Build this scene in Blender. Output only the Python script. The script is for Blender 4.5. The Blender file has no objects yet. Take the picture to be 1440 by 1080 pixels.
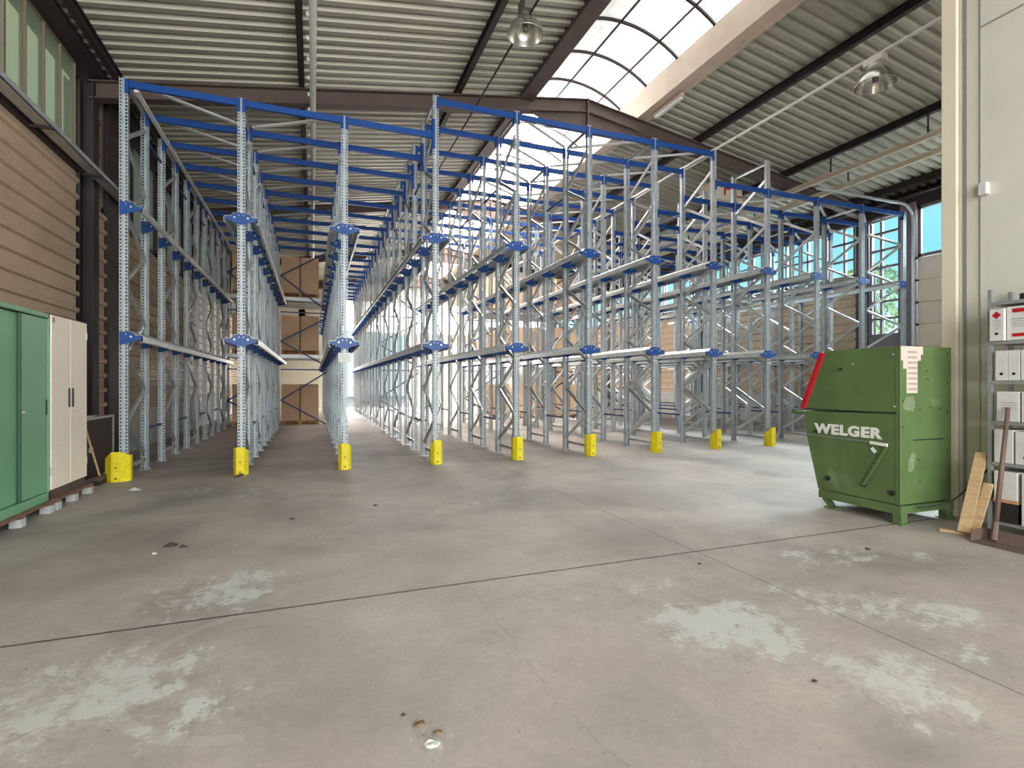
import bpy, math, random
from mathutils import Vector, Matrix, Euler
random.seed(7)
SC = bpy.context.scene
C = SC.collection
PI = math.pi
R = math.radians

# ------------------------------------------------------------------ mesh helpers
class MB:
    def __init__(s): s.v = []; s.f = []
    def add(s, vs, fs):
        b = len(s.v); s.v += [tuple(p) for p in vs]; s.f += [tuple(b + i for i in f) for f in fs]
        return s
    def box(s, x0, x1, y0, y1, z0, z1):
        vs = [(x, y, z) for z in (z0, z1) for y in (y0, y1) for x in (x0, x1)]
        return s.add(vs, [(0, 2, 3, 1), (4, 5, 7, 6), (0, 1, 5, 4), (2, 6, 7, 3), (0, 4, 6, 2), (1, 3, 7, 5)])
    def bar(s, p, q, w, h, up=(0, 0, 1)):
        p = Vector(p); q = Vector(q); d = (q - p).normalized(); u = Vector(up)
        a = d.cross(u)
        if a.length < 1e-4: a = d.cross(Vector((0, 1, 0)))
        a.normalize(); b = a.cross(d).normalized()
        vs = []
        for c in (p, q):
            for sx, sy in ((-1, -1), (1, -1), (1, 1), (-1, 1)):
                vs.append(c + a * (sx * w / 2) + b * (sy * h / 2))
        return s.add(vs, [(0, 1, 2, 3), (7, 6, 5, 4), (0, 4, 5, 1), (1, 5, 6, 2), (2, 6, 7, 3), (3, 7, 4, 0)])
    def cyl(s, p, q, r, r2=None, n=12, caps=True):
        p = Vector(p); q = Vector(q); r2 = r if r2 is None else r2
        d = (q - p).normalized(); a = d.orthogonal().normalized(); b = d.cross(a)
        vs = []
        for c, rr in ((p, r), (q, r2)):
            for i in range(n):
                t = 2 * PI * i / n; vs.append(c + (a * math.cos(t) + b * math.sin(t)) * rr)
        fs = [(i, (i + 1) % n, n + (i + 1) % n, n + i) for i in range(n)]
        if caps: fs += [tuple(range(n - 1, -1, -1)), tuple(range(n, 2 * n))]
        return s.add(vs, fs)
    def prism(s, pts, axis, a0, a1):
        """closed polygon pts (2D) extruded along axis: x->(y,z) y->(x,z) z->(x,y)"""
        n = len(pts); vs = []
        for a in (a0, a1):
            for u, w in pts:
                vs.append({'x': (a, u, w), 'y': (u, a, w), 'z': (u, w, a)}[axis])
        fs = [(i, (i + 1) % n, n + (i + 1) % n, n + i) for i in range(n)] + [tuple(range(n - 1, -1, -1)), tuple(range(n, 2 * n))]
        return s.add(vs, fs)
    def sheet(s, pts, t, axis, a0, a1):
        """open polyline folded sheet of thickness t"""
        L = []; n = len(pts)
        for i, p in enumerate(pts):
            p = Vector(p); ns = []
            if i > 0: d = (p - Vector(pts[i - 1])).normalized(); ns.append(Vector((-d.y, d.x)))
            if i < n - 1: d = (Vector(pts[i + 1]) - p).normalized(); ns.append(Vector((-d.y, d.x)))
            m = sum(ns, Vector((0, 0)))
            if m.length < 1e-6: m = ns[0]
            m.normalize(); k = t / max(.35, m.dot(ns[0]))
            L.append(tuple(p + m * k))
        vs = []
        for a in (a0, a1):
            for u, w in list(pts) + L:
                vs.append({'x': (a, u, w), 'y': (u, a, w), 'z': (u, w, a)}[axis])
        N = 2 * n; fs = []
        for i in range(n - 1):
            fs += [(i, i + 1, N + i + 1, N + i), (n + i + 1, n + i, N + n + i, N + n + i + 1),
                   (i + 1, i, n + i, n + i + 1), (N + i, N + i + 1, N + n + i + 1, N + n + i)]
        fs += [(0, N, N + n, n), (n - 1, 2 * n - 1, N + 2 * n - 1, N + n - 1)]
        return s.add(vs, fs)
    def lathe(s, prof, c=(0, 0, 0), n=24):
        vs = []; m = len(prof)
        for i in range(n):
            t = 2 * PI * i / n
            for r, z in prof: vs.append((c[0] + r * math.cos(t), c[1] + r * math.sin(t), c[2] + z))
        fs = [(i * m + j, ((i + 1) % n) * m + j, ((i + 1) % n) * m + j + 1, i * m + j + 1) for i in range(n) for j in range(m - 1)]
        return s.add(vs, fs)
    def tube(s, pts, r, n=8):
        for p, q in zip(pts[:-1], pts[1:]): s.cyl(p, q, r, n=n)
        return s
    def tf(s, M):
        s.v = [tuple(M @ Vector(p)) for p in s.v]; return s
    def mesh(s, name, mat=None, smooth=False):
        me = bpy.data.meshes.new(name); me.from_pydata(s.v, [], s.f); me.validate(); me.update()
        if mat: me.materials.append(mat)
        if smooth:
            for p in me.polygons: p.use_smooth = True
        return me
    def obj(s, name, mat=None, parent=None, loc=None, smooth=False, bevel=0):
        me = s.mesh(name, mat, smooth)
        o = bpy.data.objects.new(name, me); C.objects.link(o)
        if parent: o.parent = parent
        if loc: o.location = loc
        if bevel:
            b = o.modifiers.new('bevel', 'BEVEL'); b.width = bevel; b.segments = 2; b.limit_method = 'ANGLE'
        return o

def tag(o, label, cat, group=None, kind=None):
    o['label'] = label; o['category'] = cat
    if group: o['group'] = group
    if kind: o['kind'] = kind
    return o
def empty(name, loc, label, cat, group=None, rz=0):
    o = bpy.data.objects.new(name, None); C.objects.link(o); o.location = loc; o.rotation_euler = (0, 0, rz)
    o.empty_display_size = .1
    return tag(o, label, cat, group)
def struct(o, label, cat='structure'):
    o['kind'] = 'structure'; o['label'] = label; o['category'] = cat; return o
def inst(name, me, parent=None, loc=(0, 0, 0), rot=(0, 0, 0)):
    o = bpy.data.objects.new(name, me); C.objects.link(o); o.parent = parent; o.location = loc; o.rotation_euler = rot
    return o
def copy_tree(o, parent=None):
    c = o.copy(); C.objects.link(c); c.parent = parent
    for ch in list(o.children): copy_tree(ch, c)
    return c
ORD = ['first', 'second', 'third', 'fourth', 'fifth', 'sixth', 'seventh', 'eighth', 'ninth', 'tenth', 'eleventh', 'twelfth',
       'thirteenth', 'fourteenth', 'fifteenth', 'sixteenth', 'seventeenth', 'eighteenth', 'nineteenth', 'twentieth']

# ------------------------------------------------------------------ materials
def srgb(r, g, b):
    f = lambda c: ((c / 255 + .055) / 1.055) ** 2.4 if c / 255 > .04045 else c / 255 / 12.92
    return (f(r), f(g), f(b), 1)
def mat(name, col, rough=.6, metal=0, var=.12, scale=6, bump=0, spec=.4, detail=4, stretch=None, hue2=None):
    m = bpy.data.materials.new(name); m.use_nodes = True; nt = m.node_tree; N = nt.nodes; L = nt.links
    b = N['Principled BSDF']; b.inputs['Roughness'].default_value = rough; b.inputs['Metallic'].default_value = metal
    b.inputs['Specular IOR Level'].default_value = spec
    tc = N.new('ShaderNodeTexCoord'); mp = N.new('ShaderNodeMapping'); L.new(tc.outputs['Object'], mp.inputs[0])
    if stretch: mp.inputs['Scale'].default_value = stretch
    no = N.new('ShaderNodeTexNoise'); no.inputs['Scale'].default_value = scale; no.inputs['Detail'].default_value = detail
    no.inputs['Roughness'].default_value = .6
    L.new(mp.outputs[0], no.inputs['Vector'])
    rp = N.new('ShaderNodeValToRGB'); L.new(no.outputs['Fac'], rp.inputs[0])
    c2 = hue2 or tuple(min(1, c * (1 + var)) for c in col[:3]) + (1,)
    c1 = tuple(c * (1 - var) for c in col[:3]) + (1,)
    rp.color_ramp.elements[0].position = .3; rp.color_ramp.elements[0].color = c1
    rp.color_ramp.elements[1].position = .7; rp.color_ramp.elements[1].color = c2
    L.new(rp.outputs[0], b.inputs['Base Color'])
    if bump:
        bp = N.new('ShaderNodeBump'); bp.inputs['Strength'].default_value = bump; bp.inputs['Distance'].default_value = .01
        L.new(no.outputs['Fac'], bp.inputs['Height']); L.new(bp.outputs[0], b.inputs['Normal'])
    return m
def math_n(nt, op, a, b=None, c=None, clamp=False):
    n = nt.nodes.new('ShaderNodeMath'); n.operation = op; n.use_clamp = clamp
    for i, x in enumerate((a, b, c)):
        if x is None: continue
        if isinstance(x, (int, float)): n.inputs[i].default_value = x
        else: nt.links.new(x, n.inputs[i])
    return n.outputs[0]

M = {}
M['galv'] = mat('galvanised_steel', srgb(196, 200, 200), .38, .5, .13, 9, detail=6)
M['tie'] = mat('galvanised_painted_bright', srgb(224, 227, 226), .45, .15, .06, 9)  # galvanised steel made paler, its reflected light put into the colour
M['galv_dark'] = mat('galvanised_steel_bracing', srgb(190, 194, 194), .36, .6, .14, 9)
M['blue'] = mat('blue_enamel', srgb(20, 70, 142), .42, 0, .08, 8)
M['yellow'] = mat('yellow_paint', srgb(228, 205, 24), .5, 0, .12, 14, hue2=srgb(240, 222, 40))
M['deck'] = mat('roof_deck_steel', srgb(172, 170, 156), .5, .25, .12, 1.2, stretch=(.3, 3, 1))
M['brown_steel'] = mat('brown_painted_steel', srgb(92, 78, 74), .55, 0, .1, 3)
M['dark_steel'] = mat('dark_brown_steel', srgb(52, 42, 44), .55, 0, .12, 3)
M['kerb'] = mat('cream_kerb', srgb(206, 190, 172), .6, 0, .08, 2)
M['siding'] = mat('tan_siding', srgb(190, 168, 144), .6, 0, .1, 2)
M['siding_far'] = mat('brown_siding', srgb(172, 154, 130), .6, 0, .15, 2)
M['plinth'] = mat('grey_concrete_plinth', srgb(186, 188, 188), .8, 0, .08, 3)
M['whitewall'] = mat('off_white_wall_panel', srgb(206, 204, 190), .7, 0, .05, 1.5, bump=.05)
M['cream_post'] = mat('cream_steel_post', srgb(222, 210, 190), .6, 0, .04, 2)
M['door_panel'] = mat('cream_door_panel', srgb(222, 210, 192), .6, 0, .05, 2)
M['win_frame'] = mat('grey_brown_window_frame', srgb(120, 112, 118), .55, 0, .06, 4)
M['win_frame_l'] = mat('dusty_window_frame', srgb(128, 116, 98), .6, 0, .1, 4)
M['carton'] = mat('brown_cardboard', srgb(216, 182, 148), .8, 0, .05, 3)
M['wood'] = mat('pale_wood', srgb(196, 166, 126), .75, 0, .18, 6, stretch=(1, 1, 8))
M['pallet'] = mat('pallet_wood', srgb(182, 142, 100), .8, 0, .18, 9)
M['pallet_old'] = mat('weathered_pallet_wood', srgb(122, 92, 76), .85, 0, .22, 9)
M['cab_green'] = mat('green_cabinet_enamel', srgb(116, 166, 130), .4, 0, .05, 2)
M['cab_green_d'] = mat('dark_green_cabinet_trim', srgb(66, 96, 76), .45, 0, .06, 2)
M['cab_cream'] = mat('cream_cabinet_enamel', srgb(248, 236, 218), .45, 0, .03, 2)
M['dark'] = mat('near_black_plastic', srgb(40, 38, 40), .5, 0, .1, 6)
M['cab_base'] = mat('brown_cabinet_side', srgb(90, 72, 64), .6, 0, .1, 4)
M['box_brown'] = mat('dark_brown_board', srgb(70, 54, 50), .6, 0, .1, 5)
M['red'] = mat('red_paint', srgb(178, 22, 38), .45, 0, .1, 6)
M['white'] = mat('white_enamel', srgb(228, 228, 222), .5, 0, .04, 5)
M['paper'] = mat('white_paper', srgb(222, 222, 222), .9, 0, .04, 12)
M['binder'] = mat('grey_white_archive_board', srgb(204, 202, 200), .8, 0, .06, 8)
M['shelf'] = mat('grey_shelf_steel', srgb(150, 152, 154), .45, .3, .1, 6)
M['reflector'] = mat('lamp_reflector_aluminium', srgb(205, 205, 198), .22, .85, .08, 5)
M['lamp_body'] = mat('grey_lamp_housing', srgb(128, 126, 118), .5, .3, .1, 5)
M['handle_wood'] = mat('dark_worn_wood', srgb(104, 82, 74), .6, 0, .18, 12, stretch=(1, 1, .1))
M['rust'] = mat('rusty_blade_steel', srgb(110, 92, 86), .6, .3, .2, 12)
M['cable'] = mat('black_rubber_cable', srgb(58, 60, 56), .6)
M['debris'] = mat('dark_dry_leaf', srgb(66, 60, 56), .9, 0, .3, 30)
M['chip'] = mat('pale_paint_flake', srgb(190, 194, 190), .9, 0, .1, 30)
M['rustchip'] = mat('rusty_scrap', srgb(112, 94, 72), .9, 0, .3, 30)
M['sky_bldg'] = mat('pale_blue_cladding', srgb(196, 214, 226), .6, 0, .15, 3, stretch=(1, 6, .1))
M['leaf'] = mat('tree_leaf', srgb(120, 150, 104), .8, 0, .3, 3)
M['asphalt'] = mat('yard_asphalt', srgb(150, 150, 148), .9, 0, .1, 2)
M['joint_strip'] = mat('blue_spacer', srgb(34, 52, 104), .45, 0, .1, 4)

def green_paint():
    m = mat('baler_green_paint', srgb(86, 108, 66), .42, 0, .06, 3, hue2=srgb(96, 120, 74))
    nt = m.node_tree; N = nt.nodes; L = nt.links; b = N['Principled BSDF']
    src = b.inputs['Base Color'].links[0].from_socket
    no = N.new('ShaderNodeTexNoise'); no.inputs['Scale'].default_value = 2.2; no.inputs['Detail'].default_value = 2
    mp = [n for n in N if n.type == 'MAPPING'][0]; L.new(mp.outputs[0], no.inputs['Vector'])
    r = N.new('ShaderNodeValToRGB'); r.color_ramp.elements[0].position = .66; r.color_ramp.elements[1].position = .74
    r.color_ramp.elements[1].color = (.6, .6, .6, 1)
    L.new(no.outputs['Fac'], r.inputs[0])
    mx = N.new('ShaderNodeMix'); mx.data_type = 'RGBA'; L.new(r.outputs[0], mx.inputs[0]); L.new(src, mx.inputs[6]); mx.inputs[7].default_value = srgb(128, 150, 112)
    L.new(mx.outputs[2], b.inputs['Base Color']); return m
M['baler'] = green_paint()

def perforated():
    m = mat('perforated_galvanised_post', srgb(174, 183, 188), .52, .35, .14, 5, detail=6)
    nt = m.node_tree; N = nt.nodes; L = nt.links; b = N['Principled BSDF']; out = [n for n in N if n.type == 'OUTPUT_MATERIAL'][0]
    tc = N.new('ShaderNodeTexCoord'); sp = N.new('ShaderNodeSeparateXYZ'); L.new(tc.outputs['Object'], sp.inputs[0])
    zf = math_n(nt, 'MODULO', sp.outputs[2], .05)
    zh = math_n(nt, 'LESS_THAN', math_n(nt, 'ABSOLUTE', math_n(nt, 'SUBTRACT', zf, .025)), .016)
    ax = math_n(nt, 'ABSOLUTE', sp.outputs[0])
    xh = math_n(nt, 'LESS_THAN', math_n(nt, 'ABSOLUTE', math_n(nt, 'SUBTRACT', ax, .034)), .0105)
    yh = math_n(nt, 'MULTIPLY', math_n(nt, 'GREATER_THAN', ax, .049), math_n(nt, 'LESS_THAN', math_n(nt, 'ABSOLUTE', math_n(nt, 'ADD', sp.outputs[1], .004)), .0105))
    h = math_n(nt, 'MULTIPLY', zh, math_n(nt, 'MAXIMUM', xh, yh))
    tr = N.new('ShaderNodeBsdfTransparent'); mx = N.new('ShaderNodeMixShader')
    L.new(h, mx.inputs[0]); L.new(b.outputs[0], mx.inputs[1]); L.new(tr.outputs[0], mx.inputs[2]); L.new(mx.outputs[0], out.inputs[0])
    return m
M['post'] = perforated()

def glass(name, col, transl, tcol=(1, 1, 1, 1), stain=0):
    m = bpy.data.materials.new(name); m.use_nodes = True; nt = m.node_tree; N = nt.nodes; L = nt.links
    N.remove(N['Principled BSDF']); out = [n for n in N if n.type == 'OUTPUT_MATERIAL'][0]
    tr = N.new('ShaderNodeBsdfTransparent'); tr.inputs[0].default_value = tcol
    tl = N.new('ShaderNodeBsdfTranslucent'); tl.inputs[0].default_value = col
    gl = N.new('ShaderNodeBsdfDiffuse'); gl.inputs[0].default_value = col
    a = N.new('ShaderNodeMixShader'); a.inputs[0].default_value = .35; L.new(tl.outputs[0], a.inputs[1]); L.new(gl.outputs[0], a.inputs[2])
    mx = N.new('ShaderNodeMixShader'); mx.inputs[0].default_value = transl; L.new(tr.outputs[0], mx.inputs[1]); L.new(a.outputs[0], mx.inputs[2])
    if stain:
        tc = N.new('ShaderNodeTexCoord'); no = N.new('ShaderNodeTexNoise'); no.inputs['Scale'].default_value = 5; no.inputs['Detail'].default_value = 8; no.inputs['Roughness'].default_value = .7
        L.new(tc.outputs['Object'], no.inputs['Vector'])
        r = N.new('ShaderNodeValToRGB'); r.color_ramp.elements[0].position = .3; r.color_ramp.elements[1].position = .55
        r.color_ramp.elements[0].color = tuple(c * stain for c in tcol[:3]) + (1,); r.color_ramp.elements[1].color = tcol
        L.new(no.outputs['Fac'], r.inputs[0]); L.new(r.outputs[0], tr.inputs[0])
    L.new(mx.outputs[0], out.inputs[0]); return m
M['glass'] = glass('window_glass', (.8, .9, .9, 1), .003, (.93, .98, .98, 1))
M['poly'] = glass('skylight_polycarbonate', (.85, .82, .8, 1), .5, (.98, .94, .91, 1), .6)
M['greenpoly'] = glass('green_translucent_sheet', srgb(188, 208, 192), .35, (.82, .68, .52, 1))
M['dustglass'] = glass('dusty_window_glass', srgb(190, 200, 195), .45, (.42, .32, .26, 1))

def floor_mat():
    m = bpy.data.materials.new('worn_concrete_floor'); m.use_nodes = True; nt = m.node_tree; N = nt.nodes; L = nt.links
    b = N['Principled BSDF']; tc = N.new('ShaderNodeTexCoord'); P = tc.outputs['Object']
    sp = N.new('ShaderNodeSeparateXYZ'); L.new(P, sp.inputs[0]); X, Y = sp.outputs[0], sp.outputs[1]
    def noise(s, d=6, rg=.6, vec=P, dist=0):
        n = N.new('ShaderNodeTexNoise'); n.inputs['Scale'].default_value = s; n.inputs['Detail'].default_value = d; n.inputs['Roughness'].default_value = rg
        n.inputs['Distortion'].default_value = dist; L.new(vec, n.inputs['Vector']); return n.outputs['Fac']
    def ramp(f, p0, c0, p1, c1):
        r = N.new('ShaderNodeValToRGB'); r.color_ramp.elements[0].position = p0; r.color_ramp.elements[0].color = c0
        r.color_ramp.elements[1].position = p1; r.color_ramp.elements[1].color = c1; L.new(f, r.inputs[0]); return r.outputs[0]
    def mix(f, a, c):
        x = N.new('ShaderNodeMix'); x.data_type = 'RGBA'
        for s, v in ((0, f), (6, a), (7, c)):
            if isinstance(v, (tuple, float, int)): x.inputs[s].default_value = v
            else: L.new(v, x.inputs[s])
        return x.outputs[2]
    W0 = (0, 0, 0, 1); W1 = (1, 1, 1, 1)
    col = ramp(noise(.9, 8, .65), .3, srgb(146, 139, 133), .7, srgb(178, 168, 159))
    fine = ramp(noise(30, 6, .7), .3, (.88, .88, .88, 1), .7, (1.06, 1.06, 1.06, 1))
    mu = N.new('ShaderNodeMix'); mu.data_type = 'RGBA'; mu.blend_type = 'MULTIPLY'; mu.inputs[0].default_value = 1
    L.new(col, mu.inputs[6]); L.new(fine, mu.inputs[7]); col = mu.outputs[2]
    # darker oily stains
    col = mix(ramp(noise(.55, 4, .5, dist=.6), .5, W0, .68, (.7, .7, .7, 1)), col, srgb(118, 112, 107))
    # worn pale paint patches: ellipses (cx, cy, rx, ry, rot, strength)
    tot = None
    for cx, cy, rx, ry, rot, st in ((-.6, 3.95, .5, .5, .3, .95), (-1.0, 3.3, .4, .3, 0, .6), (-.95, 2.85, .6, .5, .2, 1), (1.9, 3.1, 1.1, .5, .2, .6), (-.5, 2.55, .4, .4, .4, .8), (2.2, 2.4, .5, .42, -.4, 1.15), (2.5, 1.65, .36, .42, -.3, 1),
                                (3.3, 2.2, .9, .3, -.75, .9), (3.9, 3.0, .8, .35, -.1, .8), (.42, 2.0, .1, .12, 0, 1), (-.4, 7.3, 1.2, .5, 0, .7), (-1.4, 7.8, .6, .25, 0, .8), (1.6, 5.8, 1.6, .7, .3, .55), (4.6, 2.7, .6, .3, 0, .7), (3.2, 1.6, .5, .2, -.8, .7)):
        ca, sa = math.cos(rot), math.sin(rot)
        dx = math_n(nt, 'SUBTRACT', X, cx); dy = math_n(nt, 'SUBTRACT', Y, cy)
        u = math_n(nt, 'DIVIDE', math_n(nt, 'ADD', math_n(nt, 'MULTIPLY', dx, ca), math_n(nt, 'MULTIPLY', dy, sa)), rx)
        w = math_n(nt, 'DIVIDE', math_n(nt, 'SUBTRACT', math_n(nt, 'MULTIPLY', dy, ca), math_n(nt, 'MULTIPLY', dx, sa)), ry)
        r2 = math_n(nt, 'ADD', math_n(nt, 'MULTIPLY', u, u), math_n(nt, 'MULTIPLY', w, w))
        e = math_n(nt, 'MULTIPLY', math_n(nt, 'SUBTRACT', 1.0, math_n(nt, 'MULTIPLY', r2, .5), clamp=True), st)
        tot = e if tot is None else math_n(nt, 'MAXIMUM', tot, e)
    nz = noise(7.5, 12, .78, dist=.5)
    pm = math_n(nt, 'ADD', math_n(nt, 'MULTIPLY', tot, .32), nz)
    haze = math_n(nt, 'MULTIPLY', math_n(nt, 'MULTIPLY', tot, .55), ramp(noise(3.2, 8, .7), .42, W0, .62, W1))
    col = mix(haze, col, srgb(172, 174, 168))
    col = mix(math_n(nt, 'MULTIPLY', math_n(nt, 'MULTIPLY', tot, .5), ramp(noise(8, 10, .75), .5, W0, .62, W1)), col, srgb(126, 119, 114))
    flk = noise(13, 12, .7, dist=.2)
    pm2 = math_n(nt, 'ADD', math_n(nt, 'MULTIPLY', tot, .26), math_n(nt, 'ADD', math_n(nt, 'MULTIPLY', flk, .55), math_n(nt, 'MULTIPLY', noise(3.2, 5, .6), .45)))
    col = mix(ramp(pm2, .715, W0, .76, (.85, .85, .85, 1)), col, srgb(184, 187, 182))
    col = mix(ramp(pm, .78, W0, .86, (.5, .5, .5, 1)), col, srgb(182, 185, 180))
    # pale chips everywhere and dark specks
    col = mix(ramp(noise(16, 6, .75), .715, W0, .735, (.7, .7, .7, 1)), col, srgb(196, 196, 192))
    col = mix(ramp(noise(26, 3, .6), .70, W0, .72, (.7, .7, .7, 1)), col, srgb(92, 88, 86))
    # curved tyre marks
    dx = math_n(nt, 'SUBTRACT', X, -.2); dy = math_n(nt, 'SUBTRACT', Y, 2.9)
    rr = math_n(nt, 'SQRT', math_n(nt, 'ADD', math_n(nt, 'MULTIPLY', dx, dx), math_n(nt, 'MULTIPLY', dy, dy)))
    ring = math_n(nt, 'LESS_THAN', math_n(nt, 'ABSOLUTE', math_n(nt, 'SUBTRACT', rr, .62)), .03)
    ring = math_n(nt, 'MULTIPLY', math_n(nt, 'MULTIPLY', ring, math_n(nt, 'LESS_THAN', X, -.25)), .22)
    col = mix(ring, col, srgb(182, 182, 178))
    # joints: saw cuts across and along
    wob = math_n(nt, 'MULTIPLY', math_n(nt, 'SUBTRACT', noise(3, 4), .5), .02)
    wob2 = math_n(nt, 'MULTIPLY', math_n(nt, 'SUBTRACT', noise(14, 4), .5), .02)
    jy = None
    for y0, w in ((3.51, .0115), (9.6, .006), (-2.5, .008), (15.7, .006)):
        e = math_n(nt, 'LESS_THAN', math_n(nt, 'ABSOLUTE', math_n(nt, 'ADD', math_n(nt, 'SUBTRACT', Y, y0), wob2)), w)
        jy = e if jy is None else math_n(nt, 'MAXIMUM', jy, e)
    jx = math_n(nt, 'LESS_THAN', math_n(nt, 'ABSOLUTE', math_n(nt, 'ADD', math_n(nt, 'SUBTRACT', X, 2.93), wob2)), .0065)
    for x0 in (8.9,):
        jx = math_n(nt, 'MAXIMUM', jx, math_n(nt, 'LESS_THAN', math_n(nt, 'ABSOLUTE', math_n(nt, 'SUBTRACT', X, x0)), .004))
    col = mix(math_n(nt, 'MULTIPLY', jx, .6), col, srgb(84, 78, 76))
    col = mix(math_n(nt, 'MULTIPLY', jy, .85), col, srgb(58, 54, 54))
    # hairline crack
    cr = math_n(nt, 'ABSOLUTE', math_n(nt, 'SUBTRACT', math_n(nt, 'ADD', X, math_n(nt, 'MULTIPLY', math_n(nt, 'SUBTRACT', noise(2.2, 6, .7), .5), .35)), 1.0))
    cr = math_n(nt, 'MULTIPLY', math_n(nt, 'LESS_THAN', cr, .0022), math_n(nt, 'LESS_THAN', Y, 3.4))
    col = mix(math_n(nt, 'MULTIPLY', cr, .35), col, srgb(86, 80, 78))
    L.new(col, b.inputs['Base Color']); b.inputs['Roughness'].default_value = .62; b.inputs['Specular IOR Level'].default_value = .35
    bp = N.new('ShaderNodeBump'); bp.inputs['Strength'].default_value = .25; bp.inputs['Distance'].default_value = .01
    L.new(math_n(nt, 'SUBTRACT', nz, math_n(nt, 'MULTIPLY', math_n(nt, 'MAXIMUM', jx, jy), 1.5)), bp.inputs['Height']); L.new(bp.outputs[0], b.inputs['Normal'])
    return m
M['floor'] = floor_mat()

# ------------------------------------------------------------------ the setting
XL, XR, YB, Y0 = -3.5, 15.0, 31.8, -5.0
roofz = lambda x: 6.99 + .157 * (x if x < 5.9 else 11.8 - x)     # underside of the roof deck / top of the rafters
struct(MB().box(XL - .3, XR + .3, Y0, YB + .3, -.2, 0).obj('floor', M['floor']), 'worn taupe concrete floor with pale paint patches and sawn joints', 'floor')
struct(MB().box(-60, 80, -50, 70, -.5, -.21).obj('ground_outside', M['asphalt']), 'grey asphalt yard around the hall', 'ground')

def deck(x0, x1, name, label):
    prof = []; y = Y0
    p = .245
    while y < YB:
        prof += [(y, 0), (y + .10, 0), (y + .135, .07), (y + .21, .07)]; y += p
    m = MB(); vs = []
    for x in (x0, x1):
        for yy, dz in prof: vs.append((x, yy, roofz(x) + .16 + dz))
    for x in (x0, x1):
        for yy, dz in prof: vs.append((x, yy, roofz(x) + .165 + dz))
    n = len(prof)
    fs = [(i, i + 1, n + i + 1, n + i) for i in range(n - 1)] + [(2 * n + i + 1, 2 * n + i, 3 * n + i, 3 * n + i + 1) for i in range(n - 1)]
    m.add(vs, fs)
    return struct(m.obj(name, M['deck']), label, 'ceiling')
deck(XL - .3, 4.45, 'ceiling', 'corrugated grey steel roof deck on the cabinet side of the skylight')
deck(7.35, XR + .3, 'ceiling.001', 'corrugated grey steel roof deck on the baler side of the skylight')

# portal frames
for k, y in enumerate((-3.2, 3.8, 10.8, 17.8, 24.8, 31.6)):
    m = MB()
    for xa, xb in ((XL, 5.9), (5.9, XR)):
        for top, bot, w in ((0, .02, .2), (.28, .30, .2), (.0, .3, .02)):
            vs = []
            for x in (xa, xb):
                for yy in (y - w / 2, y + w / 2):
                    vs += [(x, yy, roofz(x) - bot), (x, yy, roofz(x) - top)]
            m.add(vs, [(0, 1, 3, 2), (4, 6, 7, 5), (0, 2, 6, 4), (1, 5, 7, 3), (0, 4, 5, 1), (2, 3, 7, 6)])
    # haunch below the ridge with a flange and a stiffener
    m.prism([(4.5, roofz(4.5) - .3), (5.9, roofz(5.9) - .3), (7.3, roofz(7.3) - .3), (6.8, 7.2), (5.9, 7.22), (5.0, 7.2)], 'y', y - .01, y + .01)
    m.bar((4.9, y, 7.2), (6.9, y, 7.2), .2, .02)
    m.box(5.885, 5.915, y - .12, y + .12, 7.2, roofz(5.9))
    struct(m.obj('ceiling_beam', M['brown_steel']), '%s brown portal rafter counted from the camera side across the roof' % ORD[k], 'rafter')
    for x, sx, nm in ((XL, 1, 'cabinet'), (XR, -1, 'window')):
        m = MB(); zt = roofz(x) - .02
        m.box(x - .02, x + .02 , y - .12, y + .12, 0, zt); m.box(x - .2, x - .18, y - .13, y + .13, 0, zt); m.box(x + .18, x + .2, y - .13, y + .13, 0, zt)
        m.box(x - .2, x + .2, y - .012, y + .012, 0, zt)
        m.tf(Matrix.Translation((-sx * .12, 0, 0)))
        struct(m.obj('pillar', M['dark_steel']), '%s dark portal column from the camera on the %s wall' % (ORD[k], nm), 'column')
# purlins running away from the camera
for x, nm in ((-3.1, 'eave on the cabinet side'), (-.2, 'deck above the first lanes'), (2.85, 'deck between pipe and skylight'), (9.05, 'deck just past the skylight'), (11.95, 'deck above the trunking'), (14.6, 'eave on the window side')):
    m = MB(); z = roofz(x)
    m.box(x - .05, x + .05, Y0, YB, z - .01, z + .005); m.box(x - .05, x + .05, Y0, YB, z + .14, z + .155); m.box(x - .008, x + .008, Y0, YB, z, z + .15)
    m.tf(Matrix.Translation((0, 0, .003)))
    struct(m.obj('ceiling_purlin', M['dark_steel']), 'dark long purlin under the ' + nm, 'purlin')
# eave trims: dark closing boards
struct(MB().box(XL - .28, XL - .2, Y0, YB, 6.45, 7.0).box(XL - .2, XL + .25, Y0, YB, 6.5, 6.56).obj('trim_1', M['dark_steel']), 'dark eave board along the cabinet wall', 'trim')
struct(MB().box(XR + .2, XR + .28, Y0, YB, 6.1, 7.0).box(XR - .3, XR + .2, Y0, YB, 6.32, 6.36).box(XR - .05, XR + .05, Y0, YB, 6.1, 6.4).obj('trim_2', M['dark_steel']), 'dark eave board above the wall windows', 'trim')
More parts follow.
